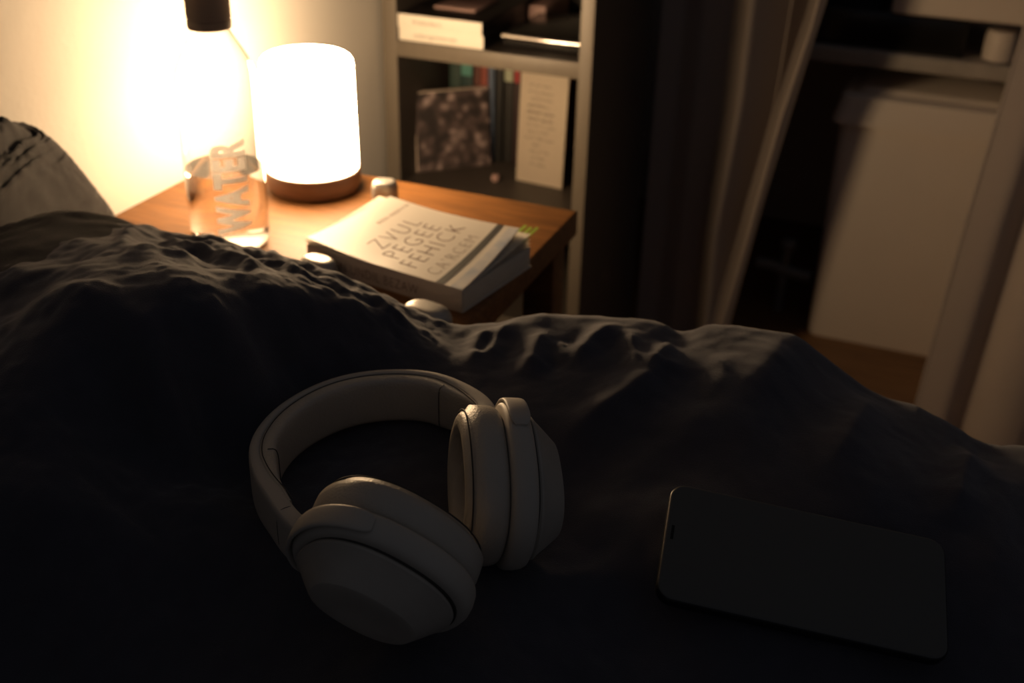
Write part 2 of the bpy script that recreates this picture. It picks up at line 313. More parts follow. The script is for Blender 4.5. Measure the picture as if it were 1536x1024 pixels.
xs = np.concatenate([np.linspace(-.715, .30, 424), np.linspace(.31, 1.26, 40)])
ys = np.concatenate([np.linspace(-1.2, .16, 36), np.linspace(.17, .55, 170)])
q = np.concatenate([np.linspace(0, 1, 80)[1:], np.linspace(1, 1.7, 32)[1:]])
X = np.repeat(xs[:, None], len(ys)+len(q), 1); yc_, _ = smooth_crest(xs)
Y = np.concatenate([np.repeat(ys[None], len(xs), 0), .55+(yc_[:, None]-.55)*np.minimum(q, 1)[None]+np.maximum(q-1, 0)[None]*.12], 1)
Z = duvet_z(X, Y); Z = np.maximum(Z, -.80)
# the phone presses the cloth flat beneath it
pc_ = np.array([-.02725, .51025, -.3985]); pe1 = np.array([.1510, .0310, -.0170]); pe2 = np.array([.0115, .0705, .0260])
pe1 /= np.linalg.norm(pe1); pe2 -= pe1*(pe1@pe2); pe2 /= np.linalg.norm(pe2); pnn = np.cross(pe1, pe2)
pa = (X-pc_[0])*pe1[0]+(Y-pc_[1])*pe1[1]; pb = (X-pc_[0])*pe2[0]+(Y-pc_[1])*pe2[1]
plane = pc_[2]-.0092/pnn[2]-((X-pc_[0])*pnn[0]+(Y-pc_[1])*pnn[1])/pnn[2]
edge = np.maximum(np.maximum(np.abs(pa)-.080, np.abs(pb)-.037), 0)
Z = np.minimum(Z, plane+edge*.9)
nx, ny = X.shape
idx = np.arange(nx*ny).reshape(nx, ny)
F = np.stack([idx[:-1, :-1], idx[1:, :-1], idx[1:, 1:], idx[:-1, 1:]], -1).reshape(-1, 4)
duvet = mesh('duvet', np.stack([X, Y, Z], -1).reshape(-1, 3), F, M['duvet'], None, sharp=180)
tag(duvet, 'dark charcoal navy rumpled duvet spread over the bed in front', 'duvet')

def pillow(name, c, hs, shear, seed, label, n=3., amp=.006, tilt=0., pinch=None):
    V = []; F = []; nu, nv = 160, 110
    P = np.zeros((nu, nv, 3))
    u = np.linspace(0, 2*PI, nu, endpoint=False)[:, None]; v = np.linspace(-PI/2, PI/2, nv)[None]
    sg = lambda a, e: np.sign(a)*np.abs(a)**e
    # long axis y: cross section in x/z
    px = sg(np.cos(v), .42)*sg(np.cos(u), .7); py = sg(np.sin(v), .42)+0*u; pz = sg(np.cos(v), .38)*sg(np.sin(u), .6)
    nz = .6*vnoise(py*3+seed+pz*6, pz*13+px*2.2+seed*3)+.6*vnoise(py*6+seed, pz*25+px*4)+.45*vnoise(py*20, pz*40+px*9)+.25*vnoise(py*30+4, pz*75+px*20)
    k = 1+amp/min(hs[0], hs[2])*nz
    x = c[0]+hs[0]*px*k; z = c[2]+hs[2]*pz*k; y = c[1]+hs[1]*py-shear*(z-c[2])
    x = x+tilt*(z-c[2])
    if pinch:
        t = np.clip((y-pinch[0])/(pinch[1]-pinch[0]), 0, 1); t = t*t*(3-2*t); xb = c[0]-hs[0]; x = xb+(x-xb)*(1-pinch[2]*t)
    P = np.stack([x, y, z], -1).reshape(-1, 3)
    idx = np.arange(nu*nv).reshape(nu, nv)
    F = []
    for i in range(nu):
        for j in range(nv-1): F.append((idx[i, j], idx[(i+1) % nu, j], idx[(i+1) % nu, j+1], idx[i, j+1]))
    o = mesh(name, P, F, M['pillow'], None, sharp=180)
    bm = bmesh.new(); bm.from_mesh(o.data); bmesh.ops.remove_doubles(bm, verts=bm.verts, dist=1e-5); bm.to_mesh(o.data); bm.free()
    tag(o, label, 'pillow', 'pillows at the head of the bed'); return o
pillow('pillow', (-.655, .435, -.365), (.070, .315, .092), .62, 3, 'upper charcoal pillow standing against the lamplit wall', amp=.010, tilt=-.10, pinch=(.40, .72, .80))
pillow('pillow', (-.585, .388, -.405), (.080, .295, .082), .30, 8, 'lower charcoal pillow lying between duvet and upper pillow', amp=.003, pinch=(.58, .78, .70))

# ------------------------------------------------------------------ bedside table
tb = thing('bedside_table', 'orange brown wooden bedside table standing against the wall', 'table', (-.527, .84, FLOOR))
TX0, TX1, TY0, TY1 = -.7265, -.326, .69, .998
bx('table_top', (TX0, TY0, TOP-.026), (TX1, TY1, TOP), M['wood'], tb, .0025)
for x in (TX0+.02, TX1-.025):
    for y in (TY0+.025, TY1-.025): bx('leg', (x-.016, y-.016, FLOOR), (x+.016, y+.016, TOP-.026), M['wood'], tb, .002)
bx('apron', (TX0+.02, TY1-.035, TOP-.076), (TX1-.04, TY1-.018, TOP-.026), M['wood'], tb, .001)
bx('lower_shelf', (TX0+.01, TY0+.02, -.80), (TX1-.02, TY1-.02, -.782), M['wood'], tb, .002)

# ------------------------------------------------------------------ lamp
LX, LY = -.594, .944
lamp = thing('table_lamp', 'glowing white cylinder lamp with dark wooden base on the table', 'lamp', (LX, LY, TOP))
Geo().lathe([(.040, TOP), (.0445, TOP+.001), (.0468, TOP+.004), (.0475, TOP+.009), (.0478, TOP+.0205), (.0472, TOP+.0216), (.0455, TOP+.022), (.020, TOP+.022)], (LX, LY), 96).build('lamp_base', M['lamp_wood'], lamp)
pr = [(.0462, TOP+.0222), (.0465, TOP+.026)]
for i in range(12):
    t = i/11; pr.append((.0465-.0012*t, TOP+.026+t*.100))
for i in range(1, 9):
    a = PI/2*i/8; pr.append((.0453-.010*(1-math.cos(a)), TOP+.126+.010*math.sin(a)))
pr += [(.02, TOP+.1375), (.004, TOP+.1378)]
Geo().lathe(pr, (LX, LY), 96).build('lamp_shade', M['shade'], lamp)

# ------------------------------------------------------------------ water bottle
BX, BY = -.590, .792
bt = thing('water_bottle', 'clear half empty water bottle with dark cap beside the lamp', 'bottle', (BX, BY, TOP))
outer = [(.008, TOP+.003), (.022, TOP+.0008), (.0305, TOP+.0006), (.0335, TOP+.003), (.0348, TOP+.009), (.0350, TOP+.02), (.0350, TOP+.145), (.0347, TOP+.152),
         (.0335, TOP+.158), (.0300, TOP+.167), (.0240, TOP+.178), (.0185, TOP+.187), (.0158, TOP+.1925), (.0150, TOP+.197), (.0150, TOP+.211)]
inner = [(r-.0011, z+(.0012 if z < TOP+.02 else 0)) for r, z in outer]
Geo().lathe(outer+inner[::-1], (BX, BY), 96).build('bottle_body', M['bottle'], bt)
WL = -.3475
wp = [(r+.0001, z-.00008) for r, z in inner if z < TOP+.1]
wp = [p for p in wp if p[1] < WL]
wp += [(inner[5][0]+.0001, WL-.002), (inner[5][0]+.00005, WL), (.028, WL), (.01, WL)]
Geo().lathe(wp, (BX, BY), 96).build('water', M['water'], bt)
g = Geo(); rings = []
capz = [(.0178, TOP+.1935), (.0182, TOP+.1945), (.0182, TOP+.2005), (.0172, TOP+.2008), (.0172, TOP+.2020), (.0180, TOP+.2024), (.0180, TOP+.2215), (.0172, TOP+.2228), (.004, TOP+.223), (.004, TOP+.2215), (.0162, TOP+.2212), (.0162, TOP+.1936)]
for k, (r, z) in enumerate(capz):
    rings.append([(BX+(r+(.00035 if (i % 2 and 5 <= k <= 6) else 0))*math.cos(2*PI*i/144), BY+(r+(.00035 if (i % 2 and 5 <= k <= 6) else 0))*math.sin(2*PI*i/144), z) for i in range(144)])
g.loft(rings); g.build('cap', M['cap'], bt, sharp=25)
A0 = math.atan2(-BY, -BX)-.03
def on_bottle(x, y, d):
    a = A0-(y-.0125)/.0352+.17; r = .0352+d
    return (BX+r*math.cos(a), BY+r*math.sin(a), TOP+.0225+x*.84)
V, Fc = text('WATER', .0385, None, None, on_bottle, xs=.70, space=1.10, res=6, thin=.0020, extrude=-1)
mesh('lettering', V, Fc, M['bottle_print'], bt, smooth=False, label='white upright lettering reading WATER')

# ------------------------------------------------------------------ silver knobs around the book
def knob(c, rx, ry, h_, rot, label, n=2.6, dome=.5):
    rings = []
    cs = math.cos(rot), math.sin(rot)
    prof = [(.86, 0), (.95, .05*h_), (1., .18*h_)]
    for i in range(0, 15):
        a = PI/2*i/14; prof.append((max(.02, math.cos(a)**dome), h_*(.45+.55*math.sin(a)**.9)))
    for s, z in prof:
        ring = []
        for i in range(56):
            t = 2*PI*i/56; a, b = math.cos(t), math.sin(t)
            x = math.copysign(abs(a)**(2/n), a)*rx*s; y = math.copysign(abs(b)**(2/n), b)*ry*s
            ring.append((c[0]+x*cs[0]-y*cs[1], c[1]+x*cs[1]+y*cs[0], TOP+z))
        rings.append(ring)
    o = Geo().loft(rings).build('silver_knob', M['silver'], None, sharp=50)
    tag(o, label, 'paperweight', 'rounded silver knobs around the book')
knob((-.5085, .937), .0132, .0105, .0235, .3, 'small rounded silver knob between lamp and far book corner', dome=.30)
knob((-.4760, .7550), .0175, .0110, .0205, -.2, 'rounded silver knob by the book corner nearest the bottle', dome=.34)
knob((-.3530, .7130), .0215, .0125, .0205, -.2, 'wide rounded silver knob in front of the book spine', dome=.45)

# ------------------------------------------------------------------ paperback on the table
bo = Vector((-.338, .747, TOP+.0004)); bu = Vector((-.986, .1667, 0)).normalized(); bv = Vector((.1667, .986, 0)).normalized(); bw = Vector((0, 0, 1))
BL, BWD, BH = .163, .109, .0205
bk = thing('paperback_book', 'thick white paperback with curled cover lying on the bedside table', 'book', bo+bu*.08+bv*.055)
fr = (bo, bu, bv, bw)
bx('page_block', (.001, .002, .0012), (BL-.001, BWD-.001, BH-.0012), M['paper'], bk, .0006, fr=fr)
bx('spine', (0, -.0004, 0), (BL, .0016, BH), M['spine'], bk, .0006, fr=fr, label='beige spine with faint brown lettering')
bx('back_cover', (0, 0, -.0004), (BL, BWD, .0010), M['cover'], bk, .0003, fr=fr)
def lift(a, b):
    """height of the curled front cover above the page block; a along the spine from the near end, b from the spine"""
    s = b/BWD; t = a/BL
    return .0010+.0115*s**1.6+.0045*(1-t)**3*s**1.3+.0065*max(0, t-.55)**1.4/.327*(1-.6*s)
def cov(a, b, d=0.):
    s = b/BWD; z = BH-.0008+lift(a, b)+d
    return bo+bu*(a+(.42-a/BL)*.022*s)+bv*(b-.006*s*s)+bw*z
def sheet(name, f, m, na=30, nb=24, th=.0005, par=None, label=None, r=((0, 1), (0, 1))):
    V = []; 
    for k in (0, 1):
        for i in range(na+1):
            for j in range(nb+1): V.append(f(r[0][0]+(r[0][1]-r[0][0])*i/na, r[1][0]+(r[1][1]-r[1][0])*j/nb, -th*k))
    F = []; n = (na+1)*(nb+1)
    I = lambda i, j, k: k*n+i*(nb+1)+j
    for i in range(na):
        for j in range(nb):
            F.append((I(i, j, 0), I(i+1, j, 0), I(i+1, j+1, 0), I(i, j+1, 0))); F.append((I(i, j, 1), I(i, j+1, 1), I(i+1, j+1, 1), I(i+1, j, 1)))
    for i in range(na):
        for j in (0, nb): F.append((I(i, j, 0), I(i+1, j, 0), I(i+1, j, 1), I(i, j, 1)))
    for j in range(nb):
        for i in (0, na): F.append((I(i, j, 0), I(i, j+1, 0), I(i, j+1, 1), I(i, j, 1)))
    return mesh(name, V, F, m, par, label=label, sharp=60)
sheet('front_cover', lambda a, b, d: cov(a*BL, b*BWD, d), M['cover'], par=bk, label='white cover curling up at its far edge')
for k, (fz, ext) in enumerate(((.72, .004), (.45, .002), (.22, .0))):
    sheet('loose_page', lambda a, b, d: bo+bu*(a*BL*.99+(ext if a > .9 else 0)+.001)+bv*(b*BWD*.985)+bw*(BH-.0014+lift(a*BL, b*BWD)*fz+d), M['paper'], par=bk, th=.0002)
# cover print: rows run from the spine to the far edge, the top of the letters towards the lamp
def on_cover(a0, b0): return lambda x, y, d: cov(a0+y, b0+x, .00012+d*.2)
rows = [text('BEN NERYN', .0075, 0, 0, on_cover(.1330, .060), space=1.15, thin=-.0001)]
for s, a0, b0, sz in (('ZVUL', .100, .024, .028), ('PEGEE', .077, .016, .028), ('FEHICK', .054, .010, .028), ('CA\u2019RCEM', .0315, .010, .0195)):
    rows.append(text(s, sz, 0, 0, on_cover(a0, b0), xs=.78, space=1.22, thin=-.0006))
letters(rows, M['ink'], bk, label='thin brown capital lettering')
sheet('cover_band', lambda a, b, d: cov(.0190+a*.0075, b*BWD, .00025+d*.3), M['band'], na=4, nb=24, par=bk, label='black band across the cover')
sheet('cover_print', lambda a, b, d: cov(.0005+a*.0115, b*BWD*.98, .00025+d*.3), M['blue_print'], na=6, nb=24, par=bk, label='blue grey printed strip')
letters([text('NRO VESTEL', .0062, 0, 0, on_cover(.0203, .022), space=1.1)], M['white_print'], bk, label='small white lettering on the black band')
letters([text('Emre Kosal', .0088, 0, 0, on_cover(.0062, .030), space=1.1, thin=-.0001)], M['ink_grey'], bk, label='grey lettering on the printed strip')
def on_spine(x, y, d): return bo+bu*(BL-.018-x)+bv*(-.0006-d*.2)+bw*(.0045+y)
letters([text('ALEN UNDIL BEZAW', .0125, 0, 0, on_spine, xs=.80, space=1.1, thin=-.0002)], M['ink'], bk, label='brown lettering along the spine')
for k, (a, ln) in enumerate(((.0105, .012), (.0045, .011), (-.0005, .0135))):
    sheet('page_flag', lambda u_, v_, d, a=a, ln=ln: bo+bu*(a+.002+u_*.0032)+bv*(BWD-.012+v_*(.012+ln))+bw*(BH+.0075+.004*v_+d), M['tab'], na=2, nb=6, par=bk, th=.0003, label='lime green page flag')

# ------------------------------------------------------------------ bookcase
bc = thing('bookcase', 'tall narrow taupe bookcase standing beyond the bedside table', 'bookcase', (-.576, 1.48, FLOOR))
SX0, SX1, SY0, SY1 = -.7225, -.430, 1.34, 1.62
for xa, xb in ((SX0, SX0+.0205), (SX1-.0175, SX1)):
    sp = bx('side_panel', (xa, SY0+.0012, FLOOR), (xb, SY1, .05), M['shelf_body'], bc)
    bx('edge_strip', (xa, SY0, FLOOR), (xb, SY0+.0012, .05), M['shelf'], sp, .0004, label='lighter taupe front edge')
bx('back_panel', (SX0+.0205, SY1-.006, FLOOR), (SX1-.0175, SY1, .05), M['shelf_dark'], bc)
for z in (.05, -.185, -.3685, -.568, -.745, -.90): 
    sb = bx('shelf_board', (SX0+.0205, SY0+.0018, z-.0205), (SX1-.0175, SY1-.006, z), M['shelf_body'], bc)
    bx('edge_strip', (SX0+.0205, SY0+.0006, z-.0205), (SX1-.0175, SY0+.0018, z), M['shelf'], sb, .0004, label='lighter taupe front edge')
bx('plinth', (SX0+.0205, SY0+.012, FLOOR), (SX1-.0175, SY0+.028, -.9205), M['shelf_dark'], bc)
SH, SL = -.3685, -.568
# two flat books on the upper shelf
def flat_book(x0, x1, y0, y1, z0, z1, label, words, rot=0.):
    c = Vector(((x0+x1)/2, (y0+y1)/2, z0))
    t = thing('book', label, 'book', c, 'flat books on the upper shelf')
    f = (Vector(((x0), y0, z0)), Vector((math.cos(rot), math.sin(rot), 0)), Vector((-math.sin(rot), math.cos(rot), 0)), Vector((0, 0, 1)))
    w, d, hh = x1-x0, y1-y0, z1-z0
    bx('spine', (0, 0, 0), (w, .0018, hh), M['spine_white'], t, .0006, fr=f, label='white spine with faint grey lettering')
    bx('cover', (.0004, .0018, hh-.0014), (w-.0004, d, hh), M['black'], t, .0003, fr=f)
    bx('cover', (.0004, .0018, 0), (w-.0004, d, .0014), M['black'], t, .0003, fr=f)
    bx('page_block', (.0006, .0019, .0014), (w-.0012, d-.001, hh-.0014), M['black'], t, fr=f)
    o, u, v, wv = f
    letters([text(words, .0072, 0, 0, lambda x, y, dd: o+u*(.022+x)+v*(-.0003-dd*.2)+wv*(hh*.5-.0025+y), xs=1.0, space=1.05)], M['ink_grey'], t)
flat_book(-.7015, -.5800, 1.346, 1.53, SH, SH+.0168, 'lower black book with white spine lying on the upper shelf', 'audiorogramme een', .0)
flat_book(-.7030, -.5815, 1.345, 1.53, SH+.0170, SH+.0345, 'upper black book with white spine, on top of its twin', 'Waldskulen L.', -.01)
o = bx('booklet', (-.672, 1.392, SH+.0346), (-.612, 1.47, SH+.0385), M['pink'], None, .0008); tag(o, 'faded pink booklet on top of the white spined books', 'booklet')
ks = thing('slim_case', 'black glossy case with shiny edge at right of upper shelf', 'case', (-.508, 1.43, SH))
bx('case_body', (-.566, 1.372, SH), (-.450, 1.52, SH+.019), M['case'], ks, .005)
Geo().tube([(-.563, 1.3705, SH+.0155), (-.53, 1.3685, SH+.0155), (-.49, 1.3685, SH+.0155), (-.4515, 1.3705, SH+.0155)], .0042, 14).build('edge_trim', M['chrome'], ks, label='shiny metal edge')
o = bx('box', (-.578, 1.50, SH), (-.553, 1.60, SH+.028), M['pink'], None, .001); tag(o, 'narrow dull pink box behind the case on upper shelf', 'box')

# lower compartment: row of spines, a leaning picture panel and a card
spines = [('dark green', (.03, .06, .05), .018, .140, None), ('teal', (.02, .05, .05), .018, .155, (.10, .30, .26)), ('red brown', (.12, .04, .03), .010, .158, None), ('dull red', (.26, .06, .04), .011, .156, None), ('slate blue', (.10, .14, .22), .009, .155, None),
          ('black', (.012, .012, .012), .011, .150, None), ('charcoal', (.02, .019, .018), .014, .152, (.42, .46, .34)), ('crimson', (.04, .02, .02), .009, .152, (.40, .05, .05)), ('rust red', (.05, .03, .025), .012, .146, (.34, .10, .06)),
          ('olive', (.10, .10, .05), .010, .140, None), ('dark brown', (.12, .06, .03), .009, .135, (.50, .40, .06)), ('orange', (.36, .12, .04), .012, .130, None)]
x = -.690
for nm, c, w, hh, lab in spines:
    y0 = 1.480+random.uniform(-.004, .004)
    t = thing('book', nm+' paperback spine in the row behind the picture panel', 'book', (x+w/2, y0+.05, SL), 'paperbacks on the lower shelf')
    mm = flat(nm+' cover', c)
    bx('cover', (x, y0, SL), (x+w, y0+.110, SL+hh), mm, t, .0012)
    bx('page_block', (x+.0012, y0+.0016, SL+hh), (x+w-.0012, y0+.108, SL+hh+.0003), M['paper'], t)
    if lab: bx('spine_label', (x+.0006, y0-.0004, SL+hh*.80), (x+w-.0006, y0, SL+hh*.97), flat(nm+' label', lab), t, label='coloured patch near the top of the spine')
    x += w+.0012
for nm, c, x0, w, y0, hh, lab in (('brown', (.16, .09, .06), -.4700, .0125, 1.425, .148, 'brown book standing between cream card and shelf side'),):
    t = thing('book', lab, 'book', (x0+w/2, y0+.05, SL), 'paperbacks on the lower shelf')
    bx('cover', (x0, y0, SL), (x0+w, y0+.11, SL+hh), flat('brown cover', c), t, .0012)
    bx('spine_label', (x0+.0005, y0-.0004, SL+.016), (x0+w-.0005, y0, SL+.034), flat('slate label', (.08, .08, .13)), t)
# picture panel: its right end stands deeper in the shelf
ph = math.radians(43); pu = Vector((math.cos(ph), math.sin(ph), 0)); lean = math.radians(6)
pn = Vector((math.sin(ph), -math.cos(ph), 0)); pwv = (Vector((0, 0, 1))*math.cos(lean)-pn*math.sin(lean)).normalized(); pdp = pwv.cross(pu).normalized()
po = Vector((-.6985, 1.387, SL+.0006))
pc = thing('picture_panel', 'leaning panel with a brownish monochrome crowd picture on lower shelf', 'picture', po+pu*.05)
bx('panel_core', (0, 0, 0), (.112, .015, .1135), M['edge'], pc, .0008, fr=(po, pu, -pdp if pdp.dot(pn) > 0 else pdp, pwv), label='pale panel edge')
nd = pn if True else pdp
fn = pu.cross(pwv); fn = fn if fn.dot(pn) > 0 else -fn
bx('picture', (.0008, 0, .0008), (.1112, .0006, .1127), M['picture'], pc, 0, fr=(po+fn*.0002, pu, fn, pwv), label='muted crowd picture')
# card
ca = math.radians(-6); cu_ = Vector((math.cos(ca), math.sin(ca), 0)); cn = Vector((math.sin(ca), -math.cos(ca), 0)); cl = math.radians(3)
cw = (Vector((0, 0, 1))*math.cos(cl)-cn*math.sin(cl)).normalized(); cd = -cu_.cross(cw) if cu_.cross(cw).dot(cn) > 0 else cu_.cross(cw)
c0 = Vector((-.5600, 1.421, SL+.0004))
cdv = thing('greeting_card', 'cream card printed with small grey lines on the lower shelf', 'card', c0+cu_*.035)
bx('card_sheet', (0, 0, 0), (.0725, .0022, .1560), M['card'], cdv, .0004, fr=(c0, cu_, cd, cw))
g = Geo(); rn = random.Random(5)
for k in range(13):
    z = .139-k*.0092
    if k in (3, 4, 5): reps = 2
    else: reps = 1
    x = .011+rn.random()*.006; x1 = .058-rn.random()*.012
    if k > 8: x += .006; x1 -= .008
    for rp in range(reps):
        pts = []; xx = x
        while xx < x1:
            pts.append(c0+cu_*xx+cw*(z-rp*.0012+rn.uniform(-.0017, .0017)-.02*(xx-.011))-cd*.0004); xx += .0013
            if rn.random() < .13 and len(pts) > 3:
                g.tube(pts, .00038, 4); pts = []; xx += .0025
        if len(pts) > 2: g.tube(pts, .00038, 4)
g.build('lettering', M['ink_grey'], cdv, label='grey handwritten looking lines')
o = Geo().lathe([(.003, SL), (.005, SL+.001), (.006, SL+.005), (.005, SL+.009), (.002, SL+.010)], (-.585, 1.405), 24).build('small_pot', M['pink'], None); tag(o, 'tiny cream pot beside the picture panel on lower shelf', 'pot')

# ------------------------------------------------------------------ closet behind the curtains
CY = 1.874
bin_ = thing('storage_tub', 'large off white plastic storage tub with lid on the floor', 'storage box', (.02, 2.02, FLOOR))
rings = []
def rrect(x0, x1, y0, y1, z, r=.02, n=6):
    out = []
    for cx, cy, a0 in ((x1-r, y1-r, 0), (x0+r, y1-r, PI/2), (x0+r, y0+r, PI), (x1-r, y0+r, 1.5*PI)):
        for i in range(n+1): a = a0+PI/2*i/n; out.append((cx+r*math.cos(a), cy+r*math.sin(a), z))
    return out
B0, B1, D0, D1 = -.172, .215, CY, 2.15
Geo().loft([rrect(B0+.004, B1-.004, D0+.002, D1-.004, FLOOR, .018), rrect(B0+.002, B1-.002, D0, D1-.002, FLOOR+.01), rrect(B0, B1, D0-.003, D1, -.56), rrect(B0+.004, B1-.004, D0+.001, D1-.004, -.545)]).build('tub_body', M['tub'], bin_, sharp=50)
Geo().loft([rrect(B0-.012, B1+.012, D0-.016, D1+.010, -.556), rrect(B0-.012, B1+.012, D0-.016, D1+.010, -.551), rrect(B0-.006, B1+.006, D0-.010, D1+.006, -.526), rrect(B0-.004, B1+.004, D0-.008, D1+.004, -.512), rrect(B0+.004, B1-.004, D0+.000, D1-.004, -.507),
            rrect(B0+.016, B1-.016, D0+.014, D1-.016, -.509), rrect(B0+.024, B1-.024, D0+.022, D1-.024, -.501)]).build('lid', M['tub'], bin_, sharp=40)
o = bx('closet_shelf', (-.40, 1.868, -.462), (.62, 2.39, -.438), M['pale'], None, .002); tag(o, 'dull white shelf board above the storage tub', 'shelf')
for xx in (-.42, .62): struct(bx('trim_1' if xx < 0 else 'trim_2', (xx, 1.90, FLOOR), (xx+.02, 2.40, .4), M['wall_dim']))
o = bx('black_box', (-.36, 1.885, -.438), (-.006, 2.20, -.380), M['case'], None, .004); tag(o, 'black flat box lying on the closet shelf', 'box')
o = bx('white_box', (-.122, 1.870, -.3775), (.30, 2.16, -.20), M['tub'], None, .006); tag(o, 'dull white box on the black box, upper right', 'box')
for lo, hi in (((-.37, 2.0, -.380), (-.135, 2.25, -.25)),): o = bx('black_case', lo, hi, M['case'], None, .006); tag(o, 'black case standing left of the white box on closet shelf', 'case')
o = Geo().lathe([(.018, -.438), (.023, -.436), (.024, -.425), (.024, -.402), (.021, -.392), (.005, -.390)], (.044, 1.905), 32).build('small_tub', M['tub'], None); tag(o, 'small pale round tub on the closet shelf under white box', 'tub')
pv = thing('pipe_valve', 'dim grey pipe valve rising from the floor beside the tub', 'pipe', (-.235, 1.95, FLOOR))
Geo().tube([(-.235, 1.95, FLOOR), (-.235, 1.95, -.86), (-.232, 1.95, -.825)], .009, 12).build('pipe', M['grey'], pv)
Geo().tube([(-.285, 1.95, -.862), (-.262, 1.95, -.862), (-.205, 1.95, -.872), (-.185, 1.95, -.872)], [.012, .012, .012, .012], 12).build('crosspiece', M['grey'], pv)
Geo().lathe([(.006, -.828), (.015, -.824), (.017, -.815), (.012, -.806), (.004, -.804)], (-.232, 1.95), 20).build('knob', M['grey'], pv)

# ------------------------------------------------------------------ curtains
def curtain(name, m, label, fx, fy, z0, z1, nz=70, ns=260, th=.0016, hem=None):
    V = []
    for k in (0, 1):
        for j in range(nz+1):
            z = z0+(z1-z0)*j/nz
            for i in range(ns+1):
                s = i/ns; V.append((fx(s, z), fy(s, z)+th*k, z))
    n = (nz+1)*(ns+1); I = lambda i, j, k: k*n+j*(ns+1)+i; F = []
    for j in range(nz):
        for i in range(ns):
            F.append((I(i, j, 0), I(i+1, j, 0), I(i+1, j+1, 0), I(i, j+1, 0))); F.append((I(i, j, 1), I(i, j+1, 1), I(i+1, j+1, 1), I(i+1, j, 1)))
    for j in range(nz):
        for i in (0, ns): F.append((I(i, j, 0), I(i, j+1, 0), I(i, j+1, 1), I(i, j, 1)))
    for i in range(ns):
        for j in (0, nz): F.append((I(i, j, 0), I(i+1, j, 0), I(i+1, j, 1), I(i, j, 1)))
    t = thing(name, label, 'curtain', (fx(.5, z0), fy(.5, z0), z0), 'closet curtains')
    mesh('curtain_cloth', V, F, m, t, sharp=180)
    if hem:
        Geo().tube([(hem(z)[0], hem(z)[1], z) for z in np.linspace(z0, z1, 40)], .0019, 8).build('hem', m, t)
    return t
ZB, ZT = FLOOR+.003, .22
def lerp(a, b, t): return a+(b-a)*t
def pw(z, pts):
    zs = [p[0] for p in pts]; return float(np.interp(z, zs, [p[1] for p in pts]))
# left panel: the right border is drawn in towards a gather near the floor
def rx(z): return pw(z, [(-.95, -.276), (-.85, -.272), (-.635, -.245), (-.49, -.223), (-.33, -.197), (.22, -.14)])
def lfx(s, z): return lerp(-.432, rx(z), s)
def gauss(a, w): return math.exp(-abs(a/w)**2)
def ridge1(z): return pw(z, [(-.95, -.308), (-.79, -.309), (-.70, -.311), (-.49, -.297), (-.33, -.297), (.22, -.29)])
def ridge2(z): return pw(z, [(-.95, -.286), (-.85, -.283), (-.66, -.260), (-.50, -.239), (-.365, -.215), (.22, -.155)])
def hemx(z): return pw(z, [(-.95, -.300), (-.80, -.293), (-.64, -.267), (-.51, -.256), (-.33, -.252), (.22, -.23)])
def lfy(s, z):
    # sharp folds: each falls away to the right and springs forward again
    x = lfx(s, z); x1, x2, xr = ridge1(z), ridge2(z), rx(z)
    deep = 1.638+max(.004, x2-.014-x1)*1.9
    kx = [-.432, -.40, -.37, x1-.030, x1+.001, x2-.014, x2, max(xr, x2+.004)]
    ky = [1.668, 1.684, 1.672, 1.680, 1.638, deep, 1.648, 1.648+max(0, xr-x2)*1.6]
    return float(sum(np.interp(x+d, kx, ky) for d in (-.005, -.0025, 0, .0025, .005))/5)
curtain('curtain', M['curtain'], 'left grey brown curtain drawn aside beside the bookcase', lfx, lfy, ZB, ZT,
        hem=lambda z: (hemx(z), lfy((hemx(z)+.432)/(rx(z)+.432), z)-.0015))
# right panel
def rlx(z): return pw(z, [(-.95, .030), (-.886, .032), (-.59, .044), (-.34, .059), (.22, .09)])
def rfx(s, z): return rlx(z)+s*.52
def rfy(s, z):
    d = rfx(s, z)-rlx(z)
    return 1.60+.030*gauss(d-.072, .017)-.010*gauss(d-.13, .03)+.018*math.sin(d*48)*(d > .15)*min(1, (d-.15)/.05)
curtain('curtain', M['curtain_b'], 'right pale curtain hanging in front of the storage tub', rfx, rfy, ZB, ZT, hem=lambda z: (rlx(z)+.0005, rfy(0, z)+.0005))
# ------------------------------------------------------------------ headphones
hpz = -.412
hp = thing('headphones', 'beige grey over-ear headphones lying on the dark duvet', 'headphones', (-.24, .45, hpz))
NO = 96
TH = [2*PI*i/NO for i in range(NO)]
class Cup:
    def __init__(s, c, yaw, tilt, roll, A=.046, B=.0375):
        s.c = Vector(c); yaw, tilt, roll = (math.radians(a) for a in (yaw, tilt, roll))
        s.n = Vector((math.cos(yaw)*math.cos(tilt), math.sin(yaw)*math.cos(tilt), math.sin(tilt)))
        hh = Vector((-math.sin(yaw), math.cos(yaw), 0)); v = s.n.cross(hh)
        s.l = hh*math.cos(roll)+v*math.sin(roll); s.s = s.n.cross(s.l); s.A, s.B = A, B
    def pt(s, th, t, sc=1., off=0., dx=0.):
        c, q = math.cos(th), math.sin(th); e = 2/2.3
        x = math.copysign(abs(c)**e, c)*(s.A*sc+off); y = math.copysign(abs(q)**e, q)*(s.B*sc+off)
        return s.c+s.n*t+s.l*(x+dx)+s.s*y
    def ring(s, t, sc=1., off=0., dx=0.): return [s.pt(a, t, sc, off, dx) for a in TH]
